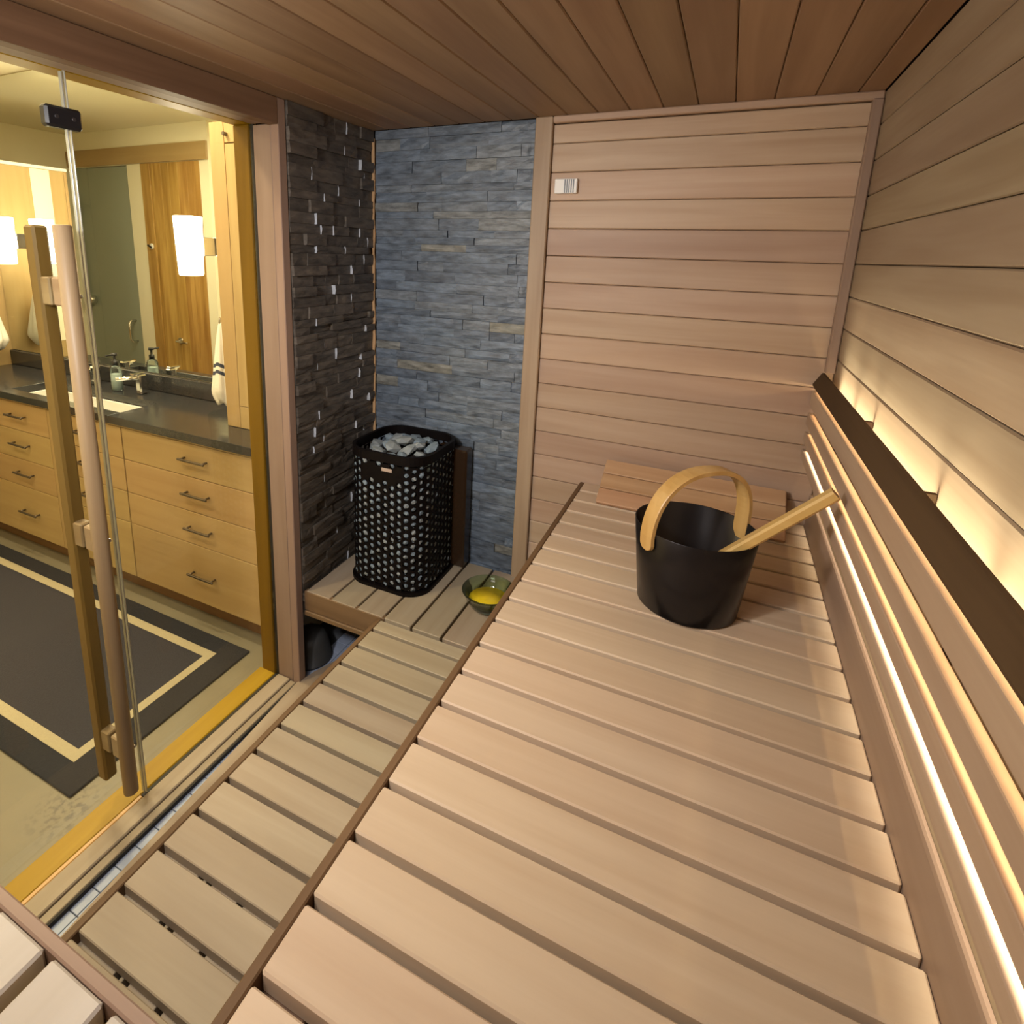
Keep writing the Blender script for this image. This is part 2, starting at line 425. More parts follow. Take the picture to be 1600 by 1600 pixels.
# board beside the drain strip, lying on the floor under the lower bench
pl_ = [(0.050, NY + 0.7), (0.16, NY + 0.7), (0.16, -0.30), (0.045, -0.30), (0.004, -0.400), (-0.004, -0.434), (-0.016, -0.470)]
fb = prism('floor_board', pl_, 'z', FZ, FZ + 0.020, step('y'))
tag(fb, 'long tan floor board beside the blue-grey tile strip', 'board')

bf = box('floor_bathroom', -4.2, -0.17, -2.3, 0.13, -0.06, 0.0, M_CONC)
tag(bf, 'tan polished concrete floor of the bathroom', 'floor', kind='structure')

# ------------------------------------------------------------------ stone facing
def stone(name, L, H, D, parent, loc, rotz, mat=None):
    """split-faced ledger stone, front toward -Y; loc = centre of its back face"""
    nx = 3; V = []; F = []
    xs = [-L / 2, -L / 6 + random.uniform(-.1, .1) * L, L / 6 + random.uniform(-.1, .1) * L, L / 2]
    for x in xs:
        for z in (-H / 2, random.uniform(-.2, .2) * H, H / 2):
            d = D + random.uniform(-0.0015, 0.0018)
            if abs(z) == H / 2: d -= 0.0012
            V.append((x, -d, z))
    nb = len(V)
    for x in (xs[0], xs[-1]):
        for z in (-H / 2, H / 2): V.append((x, 0, z))
    for i in range(3):
        for k in range(2):
            a = i * 3 + k; F.append([a, a + 3, a + 4, a + 1])
    F.append([0, 1, 2, nb + 1, nb]); F.append([11, 10, 9, nb + 2, nb + 3])
    F.append([2, 5, 8, 11, nb + 3, nb + 1]); F.append([9, 6, 3, 0, nb, nb + 2])
    me = mesh('stone', V, F, mat or M_SLATE)
    if mat and random.random() < 0.5 and loc[1] - L / 2 > -0.425:      # pale glint painted on the end face
        me.materials.append(M_GLINT); me.polygons[6].material_index = 1
    return link(name, me, parent, loc, (0, 0, rotz))

def stone_wall(parent, u0, u1, z0, z1, place, mean):
    z = z1
    while z > z0 + 0.006:
        h = min(random.choice((0.024, 0.030, 0.034, 0.038)), z - z0)
        if z - z0 - h < 0.012: h = z - z0
        u = u0
        while u < u1 - 0.005:
            L = min(random.uniform(mean * 0.5, mean * 1.6), u1 - u)
            if u1 - u - L < 0.03: L = u1 - u
            place(parent, u + L / 2, z - h / 2, L - 0.0008, h - 0.0008)
            u += L
        z -= h

wl = box('wall_left', -0.17, -0.016, -0.434, 0.13, 0.372, CZ + 0.02, M_DARKGAP, None, 0.0005)
tag(wl, 'narrow left wall of dark split slate ledgers beside the stove', 'wall', kind='structure')
stone_wall(wl, -0.432, -0.002, 0.375, CZ - 0.001,
           lambda p, u, z, L, h: stone('stone', L, h, 0.014 + random.choice((-.006, -.002, 0, .003, .007)), p, (-0.0165, u, z), math.pi / 2, M_SLATE2), 0.11)

wb = box('wall_back', -0.17, WX + 0.05, 0.016, 0.06, 0.0, CZ + 0.02, M_DARKGAP, None, 0.0005)
tag(wb, 'back wall, grey slate ledgers behind the stove then cedar boards', 'wall', kind='structure')
stone_wall(wb, 0.006, 0.594, 0.38, CZ - 0.001,
           lambda p, u, z, L, h: stone('stone', L, h, 0.014 + random.choice((-.003, -.0015, 0, .001, .003)), p, (u, 0.0165, z), 0), 0.17)

# upright cedar strip between slate and boards, corner strips, crown strip
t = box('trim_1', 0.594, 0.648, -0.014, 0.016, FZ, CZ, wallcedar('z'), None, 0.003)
tag(t, 'upright cedar strip between the slate and the cedar boards', 'trim', kind='structure')
t = box('trim_2', WX - 0.024, WX - 0.001, -0.020, 0.010, 1.318, CZ - 0.018, jambw('z'), None, 0.003)
tag(t, 'pale upright corner strip above the end of the backrest', 'trim', kind='structure')
t = box('trim_3', 0.649, WX - 0.001, -0.014, 0.010, CZ - 0.020, CZ, cedar('x'), None, 0.003)
tag(t, 'thin cedar strip under the ceiling along the back wall', 'trim', kind='structure')
# wavy sliver of wood showing in the slate corner
V = []; F = []
zz = [PZ + 0.02 + i * 0.03 for i in range(51)]
for i, z in enumerate(zz):
    x = 0.0045 + random.uniform(-0.002, 0.0022)
    V += [(-0.006, 0.001, z), (x, 0.001, z), (x, -0.004, z), (-0.006, -0.004, z)]
for i in range(50):
    for k in range(4):
        F.append([i * 4 + k, i * 4 + (k + 1) % 4, i * 4 + 4 + (k + 1) % 4, i * 4 + 4 + k])
F += [[0, 1, 2, 3], [200, 201, 202, 203]]
t = link('trim_4', mesh('corner_sliver', V, F, restw('z')))
tag(t, 'thin ragged orange sliver in the corner of the two slate faces', 'trim', kind='structure')

ZL = [1.852 - 0.0828 * k for k in range(-1, 22)]
zs = [CZ - 0.0215] + [z for z in ZL if z > FZ]
for a, b in zip(zs[:-1], zs[1:]):
    if a < 0.12: break
    box('plank', 0.6485, WX, 0.0, 0.015, max(b, FZ) + 0.0007, a - 0.0007, cedar('x'), wb, 0.0025)

wr = box('wall_right', WX + 0.016, WX + 0.06, NY, 0.06, 0.0, CZ + 0.02, M_DARKGAP, None, 0.0005)
tag(wr, 'right wall of horizontal cedar boards above the backrest', 'wall', kind='structure')
zr = [CZ] + [z for z in ZL if z > FZ]
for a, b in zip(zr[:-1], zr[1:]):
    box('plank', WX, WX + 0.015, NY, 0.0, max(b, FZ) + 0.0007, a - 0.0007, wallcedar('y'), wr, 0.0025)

wn = box('wall_near', -0.2, WX + 0.06, NY - 0.05, NY, 0.0, CZ + 0.02, cedar('x'))
tag(wn, 'cedar wall closing the sauna behind the corner bench', 'wall', kind='structure')

ce = box('ceiling', -0.17, WX + 0.06, NY - 0.05, 0.06, CZ + 0.015, CZ + 0.05, M_DARKGAP, None, 0.0005)
tag(ce, 'sauna ceiling of lengthwise cedar boards', 'ceiling', kind='structure')
xs = [0.691 + 0.0897 * k for k in range(-8, 9)]
xs = [-0.02] + [x for x in xs if -0.0 < x < WX - 0.02] + [WX]
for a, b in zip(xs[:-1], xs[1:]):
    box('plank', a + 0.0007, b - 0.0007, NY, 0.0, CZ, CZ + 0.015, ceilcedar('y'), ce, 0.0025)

# ------------------------------------------------------------------ door frame
df = thing('door_frame', 'cedar frame around the glass front, gold on the bathroom side', 'door frame', (GX, -0.46, 0.12), kind='structure')
DY = -0.465
FB = -1.95     # far side of the opening (out of view)
box('jamb', -0.036, -0.007, DY, -0.434, FZ, CZ - 0.001, jambw('z'), df, 0.002)
box('jamb', -0.104, -0.0375, DY + 0.002, -0.434, 0.10, 1.9445, jambw('z'), df, 0.002)
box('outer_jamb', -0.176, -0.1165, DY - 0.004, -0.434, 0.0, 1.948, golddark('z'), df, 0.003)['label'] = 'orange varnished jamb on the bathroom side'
box('gasket', -0.1165, -0.104, DY + 0.004, -0.434, 0.10, 1.948, M_GASKET, df, 0.0005)
# header: face board above the opening, soffit and gold outer head
box('header', -0.042, -0.006, FB, -0.4655, 1.940, CZ - 0.001, fascia('y'), df, 0.002)
box('header_lip', -0.062, -0.0425, FB, -0.4655, 1.944, CZ - 0.001, jambw('y'), df, 0.0025)
box('head_stop', -0.104, -0.0625, FB, -0.4655, 1.946, CZ - 0.001, jambw('y'), df, 0.0015)
box('gasket', -0.1165, -0.104, FB, -0.4655, 1.950, CZ - 0.001, M_GASKET, df, 0.0005)
box('outer_head', -0.176, -0.1165, FB, -0.434, 1.948, CZ + 0.3, gold('y'), df, 0.002)
# sill: cedar part inside, gold part outside
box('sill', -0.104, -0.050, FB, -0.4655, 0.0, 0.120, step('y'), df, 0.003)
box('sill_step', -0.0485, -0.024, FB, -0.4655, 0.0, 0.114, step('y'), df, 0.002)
box('sill_gasket', -0.0238, -0.017, FB, -0.4655, 0.0, 0.112, M_GASKET, df, 0.0005)  # dark strip standing in for the shadow line beside the step
box('gasket', -0.1165, -0.104, -0.988, -0.4655, 0.0, 0.116, M_GASKET, df, 0.0005)
box('outer_sill', -0.190, -0.1165, FB, -0.4655, 0.0, 0.117, gold('y'), df, 0.004)['label'] = 'orange varnished sill on the bathroom side'
box('sill_light_line', -0.1165, -0.104, FB, -0.990, 0.0, 0.119, birch('y'), df, 0.002)  # pale strip painting the light that comes under the door

# fixed pane and glass door
w1 = box('window_1', GX - 0.004, GX + 0.004, -0.976, -0.466, 0.117, 1.949, M_GLASS, None, 0.0005)
tag(w1, 'fixed clear glass panel between the slate wall and the glass door', 'window', kind='structure')
box('glass_edge', GX - 0.0042, GX + 0.0042, -0.9768, -0.9745, 0.118, 1.948, M_GEDGE, w1, 0.0004)
d1 = thing('door_1', 'frameless clear glass door with long wooden pull bars', 'door', (GX, -1.36, 0.125), kind='structure')
box('glass_panel', GX - 0.004, GX + 0.004, -1.74, -0.984, 0.127, 1.944, M_GLASS, d1, 0.0005)
box('glass_edge', GX - 0.0042, GX + 0.0042, -0.9845, -0.9815, 0.127, 1.944, M_GEDGE, d1, 0.0004)
HY = -1.041
ih = rod('inner_pull_bar', (-0.0665, HY, 0.208), (-0.0665, HY, 1.637), 0.0175, hickory('z'), d1, 24)
oh = box('outer_pull_bar', -0.178, -0.142, HY - 0.016, HY + 0.016, 0.212, 1.636, wood('outer_handle_wood', (0.21, 0.135, 0.035), (0.15, 0.090, 0.020), 'z'), d1, 0.005)
for z in (0.345, 0.93, 1.50):
    box('spacer', -0.1055, -0.074, HY - 0.013, HY + 0.013, z - 0.030, z + 0.030, hickory('x'), d1, 0.003)
    box('spacer', -0.150, -0.1145, HY - 0.013, HY + 0.013, z - 0.030, z + 0.030, hickory('x'), d1, 0.003)
    rod('screw', (-0.062, HY + 0.0165, z - 0.01), (-0.062, HY + 0.0205, z - 0.01), 0.0045, M_CHROME, d1, 12)
cl = box('glass_clamp', GX - 0.012, GX + 0.012, -1.027, -0.953, 1.832, 1.874, M_BLACK, d1, 0.005)
cl['label'] = 'black two-screw clamp joining the panes'
for y in (-1.006, -0.972):
    rod('clamp_screw', (GX + 0.0118, y, 1.853), (GX + 0.0132, y, 1.853), 0.0045, plain('screw_grey', (0.12, 0.12, 0.13), 0.3, 0.8), cl, 12)

# ------------------------------------------------------------------ stove platform
sp = thing('stove_platform', 'raised slatted wooden platform carrying the stove', 'platform', (0.3, -0.2, FZ))
gx = [0.004, 0.108, 0.2125, 0.317, 0.4195, 0.524, 0.628, 0.732, 0.806]
for a, b in zip(gx[:-1], gx[1:]):
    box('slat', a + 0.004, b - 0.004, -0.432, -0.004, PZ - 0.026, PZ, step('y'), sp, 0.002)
box('fascia_board', 0.0, 0.322, -0.434, -0.414, 0.392, PZ - 0.0015, fascia('x'), sp, 0.002)
box('fascia_rail', 0.0, 0.322, -0.438, -0.400, 0.372, 0.391, fascia('x'), sp, 0.003)
box('cross_bearer', 0.0, 0.80, -0.10, -0.06, 0.385, PZ - 0.027, fascia('x'), sp, 0.002)
box('cross_bearer', 0.33, 0.80, -0.41, -0.37, 0.385, PZ - 0.027, fascia('x'), sp, 0.002)
box('leg', 0.75, 0.79, -0.12, -0.08, FZ, 0.385, fascia('z'), sp, 0.002)
box('leg', 0.33, 0.37, -0.06, -0.02, FZ, 0.385, fascia('z'), sp, 0.002)

# dark tub and pipe stowed under the platform
tb = thing('tub', 'dark grey rounded tub stowed in shadow under the stove platform', 'tub', (-0.07, -0.30, FZ))
lathe('shell', [(0.0, 0.112), (0.030, 0.111), (0.055, 0.100), (0.070, 0.075), (0.078, 0.012), (0.083, 0.010), (0.083, 0.004), (0.076, 0.003), (0.066, 0.072), (0.05, 0.095), (0.0, 0.105)],
      M_TUB, tb, (-0.078, -0.325, FZ), 40)
pp = sweep('pipe', [(0.25, -0.10, FZ + 0.05), (0.25, -0.20, FZ + 0.05), (0.235, -0.27, FZ + 0.045), (0.215, -0.33, FZ + 0.04)],
           [(0.012 * math.cos(a * math.pi / 6), 0.012 * math.sin(a * math.pi / 6)) for a in range(12)], M_CHROME, None, (0, 0, 0), (0, 0, 1))
tag(pp, 'short bright pipe beside the tub under the stove platform', 'pipe')

# ------------------------------------------------------------------ lower bench
lb = thing('lower_bench', 'low slatted step bench between the glass front and upper bench', 'bench', (0.55, -0.95, FZ))
ys = [-0.440] + [-0.496 - 0.0808 * k for k in range(0, 14)]
for a, b in zip(ys[:-1], ys[1:]):
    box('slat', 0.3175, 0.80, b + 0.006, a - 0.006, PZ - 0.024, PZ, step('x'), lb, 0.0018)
box('rim_board', 0.3005, 0.3165, ys[-1], -0.439, 0.385, PZ - 0.0005, rimw('y'), lb, 0.002)
for a, b in ((0.318, 0.411), (0.425, 0.432), (0.446, 0.509), (0.524, 0.62), (0.70, 0.80)):
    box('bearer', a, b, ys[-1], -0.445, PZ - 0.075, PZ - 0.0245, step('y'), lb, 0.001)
for y in (-0.55, -1.05, -1.50):
    box('leg', 0.34, 0.38, y - 0.02, y + 0.02, FZ + 0.001, PZ - 0.075, fascia('z'), lb, 0.002)
    box('leg', 0.75, 0.79, y - 0.02, y + 0.02, FZ + 0.001, PZ - 0.075, fascia('z'), lb, 0.002)

# ------------------------------------------------------------------ upper bench
ub = thing('upper_bench', 'wide pale slatted upper bench with dark edge board along the right wall', 'bench', (1.14, -1.0, FZ))
ye = [0.0] + [-0.647 - 0.0815 * k for k in range(-7, 19)]
for a, b in zip(ye[:-1], ye[1:]):
    if b < NY + 0.01: break
    box('slat', 0.829, 1.456, b + 0.0055, a - 0.0055 if a < -0.001 else -0.003, BZ - 0.027, BZ, bench('x'), ub, 0.0025)
box('edge_board', 0.815, 0.8283, NY + 0.005, -0.003, BZ - 0.10, BZ - 0.0003, rimw('y'), ub, 0.002)
for a, b in ((0.8295, 0.885), (1.075, 1.125), (1.395, 1.456)):
    box('bearer', a, b, NY + 0.005, -0.003, BZ - 0.09, BZ - 0.0275, fascia('y'), ub, 0.002)
for y in (-0.06, -0.75, -1.48, -2.2):
    for x in (0.86, 1.42):
        box('leg', x - 0.02, x + 0.02, y - 0.02, y + 0.02, FZ + 0.001, BZ - 0.09, fascia('z'), ub, 0.002)

cb = thing('corner_bench', 'lamp-whitened slatted end bench in the near left corner', 'bench', (0.4, -1.85, FZ))
xe = [0.8145] + [0.7175 - 0.0975 * k for k in range(0, 8)]
for a, b in zip(xe[:-1], xe[1:]):
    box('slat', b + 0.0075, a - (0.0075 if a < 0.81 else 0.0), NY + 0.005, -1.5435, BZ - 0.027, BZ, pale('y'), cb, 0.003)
box('edge_board', xe[-1], 0.8145, -1.5425, -1.5295, BZ - 0.10, BZ - 0.0003, jambw('x'), cb, 0.002)
for a, b in ((-1.85, -1.5435), (-2.2, -1.95)):
    box('bearer', xe[-1], 0.8145, a, b, BZ - 0.09, BZ - 0.0275, gold('x'), cb, 0.002)  # gold colour paints the orange-lit slat sides seen in the gaps
for x in (0.08, 0.76):
    for y in (-1.575, -2.17):
        box('leg', x - 0.02, x + 0.02, y - 0.02, y + 0.02, FZ + 0.001, BZ - 0.09, fascia('z'), cb, 0.002)

# ------------------------------------------------------------------ backrest
br = thing('backrest', 'slatted cedar backrest glowing from strip lights behind it', 'backrest', (1.44, -1.0, BZ))
YE = -0.004
for k, (z0, z1) in enumerate(((1.074, 1.099), (1.120, 1.149), (1.169, 1.203), (1.225, 1.266))):
    f = 1.4195
    prism('slat', [(f, z0 + 0.001), (f + 0.001, z0), (f + 0.012, z0), (f + 0.0135, z1 - 0.002), (f + 0.0125, z1), (f + 0.0012, z1), (f, z1 - 0.0012)], 'y', NY + 0.005, YE, slatw('y'), br)
prism('cap_board', [(1.4195, 1.279), (1.4185, 1.284), (1.436, 1.316), (1.4415, 1.317), (1.4435, 1.313), (1.430, 1.279)], 'y', NY + 0.005, YE, dark('y'), br)
y = -0.10
for i in range(6):
    box('bracket', 1.4425, WX - 0.0005, -0.477 - 0.38 * i - 0.004, -0.477 - 0.38 * i + 0.004, 1.284, 1.308, dark('z'), br, 0.001)
for i in range(3):
    yy = -0.30 - 0.75 * i
    box('upright', 1.4400, 1.4460, yy - 0.008, yy + 0.008, 1.03, 1.279, dark('z'), br, 0.001)
bb = prism('base_board', [(1.457, 0.80), (1.457, 0.958), (1.4575, 0.966), (1.4595, 0.970), (1.4635, 0.970), (1.4635, 0.80)], 'y', NY + 0.005, YE, jambw('y'))
tag(bb, 'low rounded board on the right wall under the backrest', 'board')
ls = box('led_strip', 1.4600, 1.4634, NY + 0.02, -0.02, 1.272, 1.278, M_LED, None, 0.001)
tag(ls, 'thin warm light strip hidden behind the backrest', 'light strip')

# ------------------------------------------------------------------ stove
HXC, HYC, HW = 0.2275, -0.154, 0.150
ht = thing('sauna_stove', 'black perforated stove tower packed with rounded grey stones', 'stove', (HXC, HYC, PZ))
ZB, ZT = PZ + 0.001, 0.962
RC = 0.085
def outline(h, rc, n):
    """n points evenly along a rounded square, starting mid -Y side heading +X"""
    st = 2 * (h - rc); arc = math.pi / 2 * rc; per = 4 * (st + arc)
    pts = []
    for i in range(n):
        s = (per * i / n + st / 2) % per; k = int(s // (st + arc)); q = s - k * (st + arc)
        if q < st: p = Vector((-st / 2 + q, -h)); nn = Vector((0, -1))
        else:
            a = (q - st) / rc; p = Vector((st / 2 + rc * math.sin(a), -(h - rc) - rc * math.cos(a))); nn = Vector((math.sin(a), -math.cos(a)))
        c, sn = math.cos(k * math.pi / 2), math.sin(k * math.pi / 2)
        R2 = lambda v: Vector((v.x * c - v.y * sn, v.x * sn + v.y * c))
        pts.append((R2(p), R2(nn)))
    return pts
NC, NR = 40, 17
cellz = (0.925 - 0.475) / NR
O = outline(HW, RC, NC * 2)
camv = Vector((1.1782 - HXC, -1.7658 - HYC))
V = []; F = []; holes = []
def surf(i2, z):          # i2 in half-cell units
    f = math.floor(i2); a = O[f % len(O)][0]; b = O[(f + 1) % len(O)][0]; p = a.lerp(b, i2 - f)
    return (p.x, p.y, z - PZ)
for c in range(NC):
    off = 0.5 if c % 2 else 0.0
    for r in range(NR):
        z0 = 0.475 + cellz * (r + off * 1.0) ; z1 = z0 + cellz
        if z1 > 0.936: z1 = 0.936
        ic = 2 * c + 1; cz = (z0 + z1) / 2
        pn = O[(2 * c + 1) % len(O)]
        dc = min((c - 0) % NC, (0 - c) % NC)
        plate = (pn[1].y < -0.9) and (0.865 < cz < 0.912) and -0.085 < pn[0].x < 0.085
        sq = []
        for (u, v) in ((-1, -1), (0, -1), (1, -1), (1, 0), (1, 1), (0, 1), (-1, 1), (-1, 0)):
            sq.append(surf(ic + u, z0 if v < 0 else (z1 if v > 0 else cz)))
        base = len(V)
        if plate:
            V += sq; F.append([base + i for i in range(8)]); continue
        rr = random.uniform(0.70, 0.88)
        ring = []
        for k in range(8):
            a = -3 * math.pi / 4 + k * math.pi / 4
            ring.append(surf(ic + rr * 1.0 * math.cos(a), cz + rr * cellz / 2 * math.sin(a)))
        V += sq + ring
        for k in range(8):
            F.append([base + k, base + (k + 1) % 8, base + 8 + (k + 1) % 8, base + 8 + k])
        holes.append((pn[0], pn[1], cz, pn[1].dot(camv.normalized())))
sh = link('perforated_shell', mesh('perforated_shell', V, F, M_HEATER), ht, (HXC, HYC, PZ))
so = sh.modifiers.new('thickness', 'SOLIDIFY'); so.thickness = 0.0025; so.offset = -1
def band(name, h, rc, z0, z1, th, mat, parent):
    A = outline(h, rc, 72); n = 72; V = []; F = []
    for (hh, z) in ((0, z0), (0, z1), (th, z1), (th, z0)):
        for p, nn in A: q = p - nn * hh; V.append((q.x, q.y, z - PZ))
    for k in range(4):
        for i in range(n):
            j = (i + 1) % n; F.append([k * n + i, k * n + j, ((k + 1) % 4) * n + j, ((k + 1) % 4) * n + i])
    return link(name, mesh(name, V, F, mat), parent, (HXC, HYC, PZ))
band('rim', HW + 0.003, RC, 0.932, ZT, 0.012, M_HEATER, ht)
band('foot_ring', HW + 0.006, RC, ZB, 0.478, 0.02, M_HEATER, ht)
A = outline(HW - 0.032, RC - 0.03, 40)
V = [(p.x, p.y, ZB - PZ + 0.003) for p, n_ in A] + [(p.x, p.y, 0.925 - PZ) for p, n_ in A]
F = [[i, (i + 1) % 40, 40 + (i + 1) % 40, 40 + i] for i in range(40)] + [list(range(40))[::-1], list(range(40, 80))]
link('inner_core', mesh('inner_core', V, F, M_DARKGAP), ht, (HXC, HYC, PZ))
# logo plate on the front
box('name_plate', 0.229, 0.269, -0.3062, -0.3042, 0.901, 0.913, plain('tan_plate', (0.42, 0.32, 0.26), 0.4), ht, 0.0008)['label'] = 'small pale oblong plate'
# housing at the back right
box('housing', 0.300, 0.424, -0.060, -0.0045, 0.470, 0.925, M_HOUSE, ht, 0.006)['label'] = 'dark brown enamel rear housing'
# stones
def rockmesh(seed, mat):
    bm = bmesh.new(); bmesh.ops.create_icosphere(bm, subdivisions=1, radius=1.0)
    rnd = random.Random(seed)
    k = Vector((rnd.uniform(.8, 1.15), rnd.uniform(.75, 1.1), rnd.uniform(.65, .95)))
    for v in bm.verts:
        v.co = Vector((v.co.x * k.x, v.co.y * k.y, v.co.z * k.z)) * rnd.uniform(0.86, 1.1)
    me = bpy.data.meshes.new('stone'); bm.to_mesh(me); bm.free(); me.materials.append(mat)
    return me
ROCKS = [rockmesh(i, M_ROCK if i % 3 else M_ROCK2) for i in range(9)]
holes.sort(key=lambda h: -h[3])
vis = [h for h in holes if h[3] > 0.05]
for h in vis[:260]:
    o = link('stone', random.choice(ROCKS), ht, (HXC + h[0].x - h[1].x * 0.0115, HYC + h[0].y - h[1].y * 0.0115, h[2]))
    s = random.uniform(0.0118, 0.0140); o.scale = (s, s, s); o.rotation_euler = [random.uniform(0, 6.28) for _ in range(3)]
V = []; F = []
for h in vis[260:] + [q for q in holes if -0.35 < q[3] <= 0.05]:
    me = random.choice(ROCKS); o = len(V); s = random.uniform(0.0118, 0.0140)
    R3 = Matrix.Rotation(random.uniform(0, 6.28), 3, 'Z') @ Matrix.Rotation(random.uniform(0, 6.28), 3, 'X')
    c = Vector((h[0].x - h[1].x * 0.0115, h[0].y - h[1].y * 0.0115, h[2] - PZ))
    V += [R3 @ (v.co * s) + c for v in me.vertices]; F += [[i + o for i in p.vertices] for p in me.polygons]
sf = link('side_stones', mesh('side_stones', V, F, M_ROCK), ht, (HXC, HYC, PZ)); sf['kind'] = 'stuff'
for ring_r, cnt, zt, sz in ((0.098, 12, 0.938, 0.030), (0.052, 7, 0.946, 0.033), (0.0, 1, 0.955, 0.036)):
    for i in range(cnt):
        a = 2 * math.pi * i / max(cnt, 1) + random.uniform(-.15, .15)
        o = link('stone', random.choice(ROCKS), ht, (HXC + ring_r * math.cos(a), HYC + ring_r * math.sin(a), zt + random.uniform(-.004, .006)))
        s = sz * random.uniform(0.9, 1.1); o.scale = (s * 1.15, s * 0.9, s * 0.62); o.rotation_euler = (random.uniform(-.5, .5), random.uniform(-.5, .5), random.uniform(0, 6.28))

# ------------------------------------------------------------------ bowl
bw = thing('glass_bowl', 'green glass bowl with bright yellow liquid beside the stove', 'bowl', (0.592, -0.222, PZ))
BC = (0.592, -0.222, PZ + 0.001)
lathe('bowl', [(0.0, 0.0), (0.045, 0.0), (0.062, 0.012), (0.078, 0.040), (0.086, 0.062), (0.089, 0.063), (0.084, 0.066), (0.074, 0.042), (0.058, 0.017), (0.040, 0.007), (0.0, 0.006)], M_BOWLG, bw, BC, 48)
lathe('yellow_liquid', [(0.0, 0.0075), (0.038, 0.008), (0.057, 0.018), (0.0655, 0.030), (0.0, 0.030)], M_YELLOW, bw, BC, 48)['label'] = 'bright yellow liquid'

# ------------------------------------------------------------------ bucket and ladle
bk = thing('sauna_bucket', 'dark brushed metal bucket with a bent birch handle on the upper bench', 'bucket', (1.178, -0.562, BZ))
BK = (1.178, -0.562, BZ + 0.0005)
HB = 0.186
lathe('pail', [(0.0, 0.0), (0.097, 0.0), (0.101, 0.004), (0.1215, HB - 0.001), (0.1205, HB), (0.1190, HB - 0.001), (0.099, 0.008), (0.0, 0.007)], M_STEEL, bk, BK, 72, 1.0, 0.90)
# bent band handle
hd = Vector((0.20, 0.175, 0)).normalized(); hs = Vector((-hd.y, hd.x, 0))
pts = []
c0 = Vector((1.1795, -0.566, 0))
for i in range(29):
    t = i / 28.0; a = math.pi * (1.0 - t)
    lean = 0.012 * math.sin(a)
    u = math.cos(a); v = math.sin(a)
    # super-ellipse arch
    uu = math.copysign(abs(u) ** 0.85, u); vv = v ** 0.80
    R_ = 0.1165
    pts.append(c0 + hd * (uu * R_ + 0.014 * math.sin(a)) + Vector((0, 0, BZ + 0.176 + vv * 0.131)))
lo0 = pts[0] + Vector((0, 0, -0.016)) + hd * 0.001; lo1 = pts[-1] + Vector((0, 0, -0.016)) - hd * 0.001
pts = [lo0] + pts + [lo1]
W2 = 0.0185
def sweepw(name, pts, widths, th, mat, parent, side):
    V = []; F = []; n = len(pts)
    for i, p in enumerate(pts):
        t = (pts[min(i + 1, n - 1)] - pts[max(i - 1, 0)]).normalized(); nn = t.cross(side).normalized(); wv = widths[i]
        for (u, q) in ((-wv, -th), (-wv * .9, -th * 1.25), (wv * .9, -th * 1.25), (wv, -th), (wv, th), (wv * .9, th * 1.25), (-wv * .9, th * 1.25), (-wv, th)):
            V.append(p + side * u + nn * q)
    m = 8
    for i in range(n - 1):
        for k in range(m): F.append([i * m + k, i * m + (k + 1) % m, (i + 1) * m + (k + 1) % m, (i + 1) * m + k])
    F.append(list(range(m))[::-1]); F.append(list(range((n - 1) * m, n * m)))
    org = Vector(c0) + Vector((0, 0, BZ + 0.2))
    me = mesh(name, [v - org for v in V], F, mat)
    bm = bmesh.new(); bm.from_mesh(me); bmesh.ops.recalc_face_normals(bm, faces=bm.faces); bm.to_mesh(me); bm.free()
    return link(name, me, parent, org)
n = len(pts)
# round off the two ends of the band
e0 = [lo0 + Vector((0, 0, -d)) for d in (0.013, 0.011, 0.006)]; e1 = [lo1 + Vector((0, 0, -d)) for d in (0.006, 0.011, 0.013)]
allp = e0 + pts + e1
wd = [0.006, 0.012, 0.017] + [W2] * n + [0.017, 0.012, 0.006]
hb = sweepw('handle', allp, wd, 0.0040, birch('z'), bk, hs); hb['label'] = 'bent birch band handle'

ld = thing('ladle', 'birch ladle standing in the metal bucket, its handle on the backrest', 'ladle', (1.23, -0.625, 1.03))
P1 = Vector((1.399, -0.618, 1.200)); P0 = Vector((1.225, -0.612, 1.017))
dr = (P1 - P0).normalized(); sd = dr.cross(Vector((0, 0, 1))).normalized(); up_ = sd.cross(dr)
oct_ = [(0.0125, 0.006), (0.009, 0.010), (-0.009, 0.010), (-0.0125, 0.006), (-0.0125, -0.006), (-0.009, -0.010), (0.009, -0.010), (0.0125, -0.006)]
sweep('handle', [P0 - P0.lerp(P1, .5), P0.lerp(P1, .25) - P0.lerp(P1, .5), Vector((0, 0, 0)), P1 - P0.lerp(P1, .5)], oct_, birch('x'), ld, P0.lerp(P1, .5), sd, smooth=False)
lathe('scoop', [(0.0, 0.0), (0.020, 0.002), (0.030, 0.014), (0.032, 0.030), (0.030, 0.031), (0.027, 0.016), (0.018, 0.006), (0.0, 0.004)], birch('z'), ld, (1.205, -0.612, 0.985), 28)

# ------------------------------------------------------------------ headrest wedge
hr = thing('headrest', 'slanted three-board cedar headrest leaning at the far end of the bench', 'headrest', (1.148, -0.09, BZ))
A0 = Vector((0, -0.160, BZ + 0.004)); A1 = Vector((0, -0.019, BZ + 0.094))
dv = A1 - A0; ang = math.atan2(dv.z, dv.y); L = dv.length
for k in range(3):
    c = A0 + dv * ((k + 0.5) / 3)
    V_, F_ = bev_geo(0.500, L / 3 - 0.003, 0.014, 0.0025)
    o = link('board', mesh('board', V_, F_, restw('x')), hr, (1.148, c.y, c.z + 0.003)); o.rotation_euler = (ang, 0, 0)
for x in (0.945, 1.345):
    prism('wedge_support', [(-0.150, BZ + 0.0005), (-0.022, BZ + 0.0005), (-0.022, BZ + 0.080)], 'x', x - 0.012, x + 0.012, dark('y'), hr)

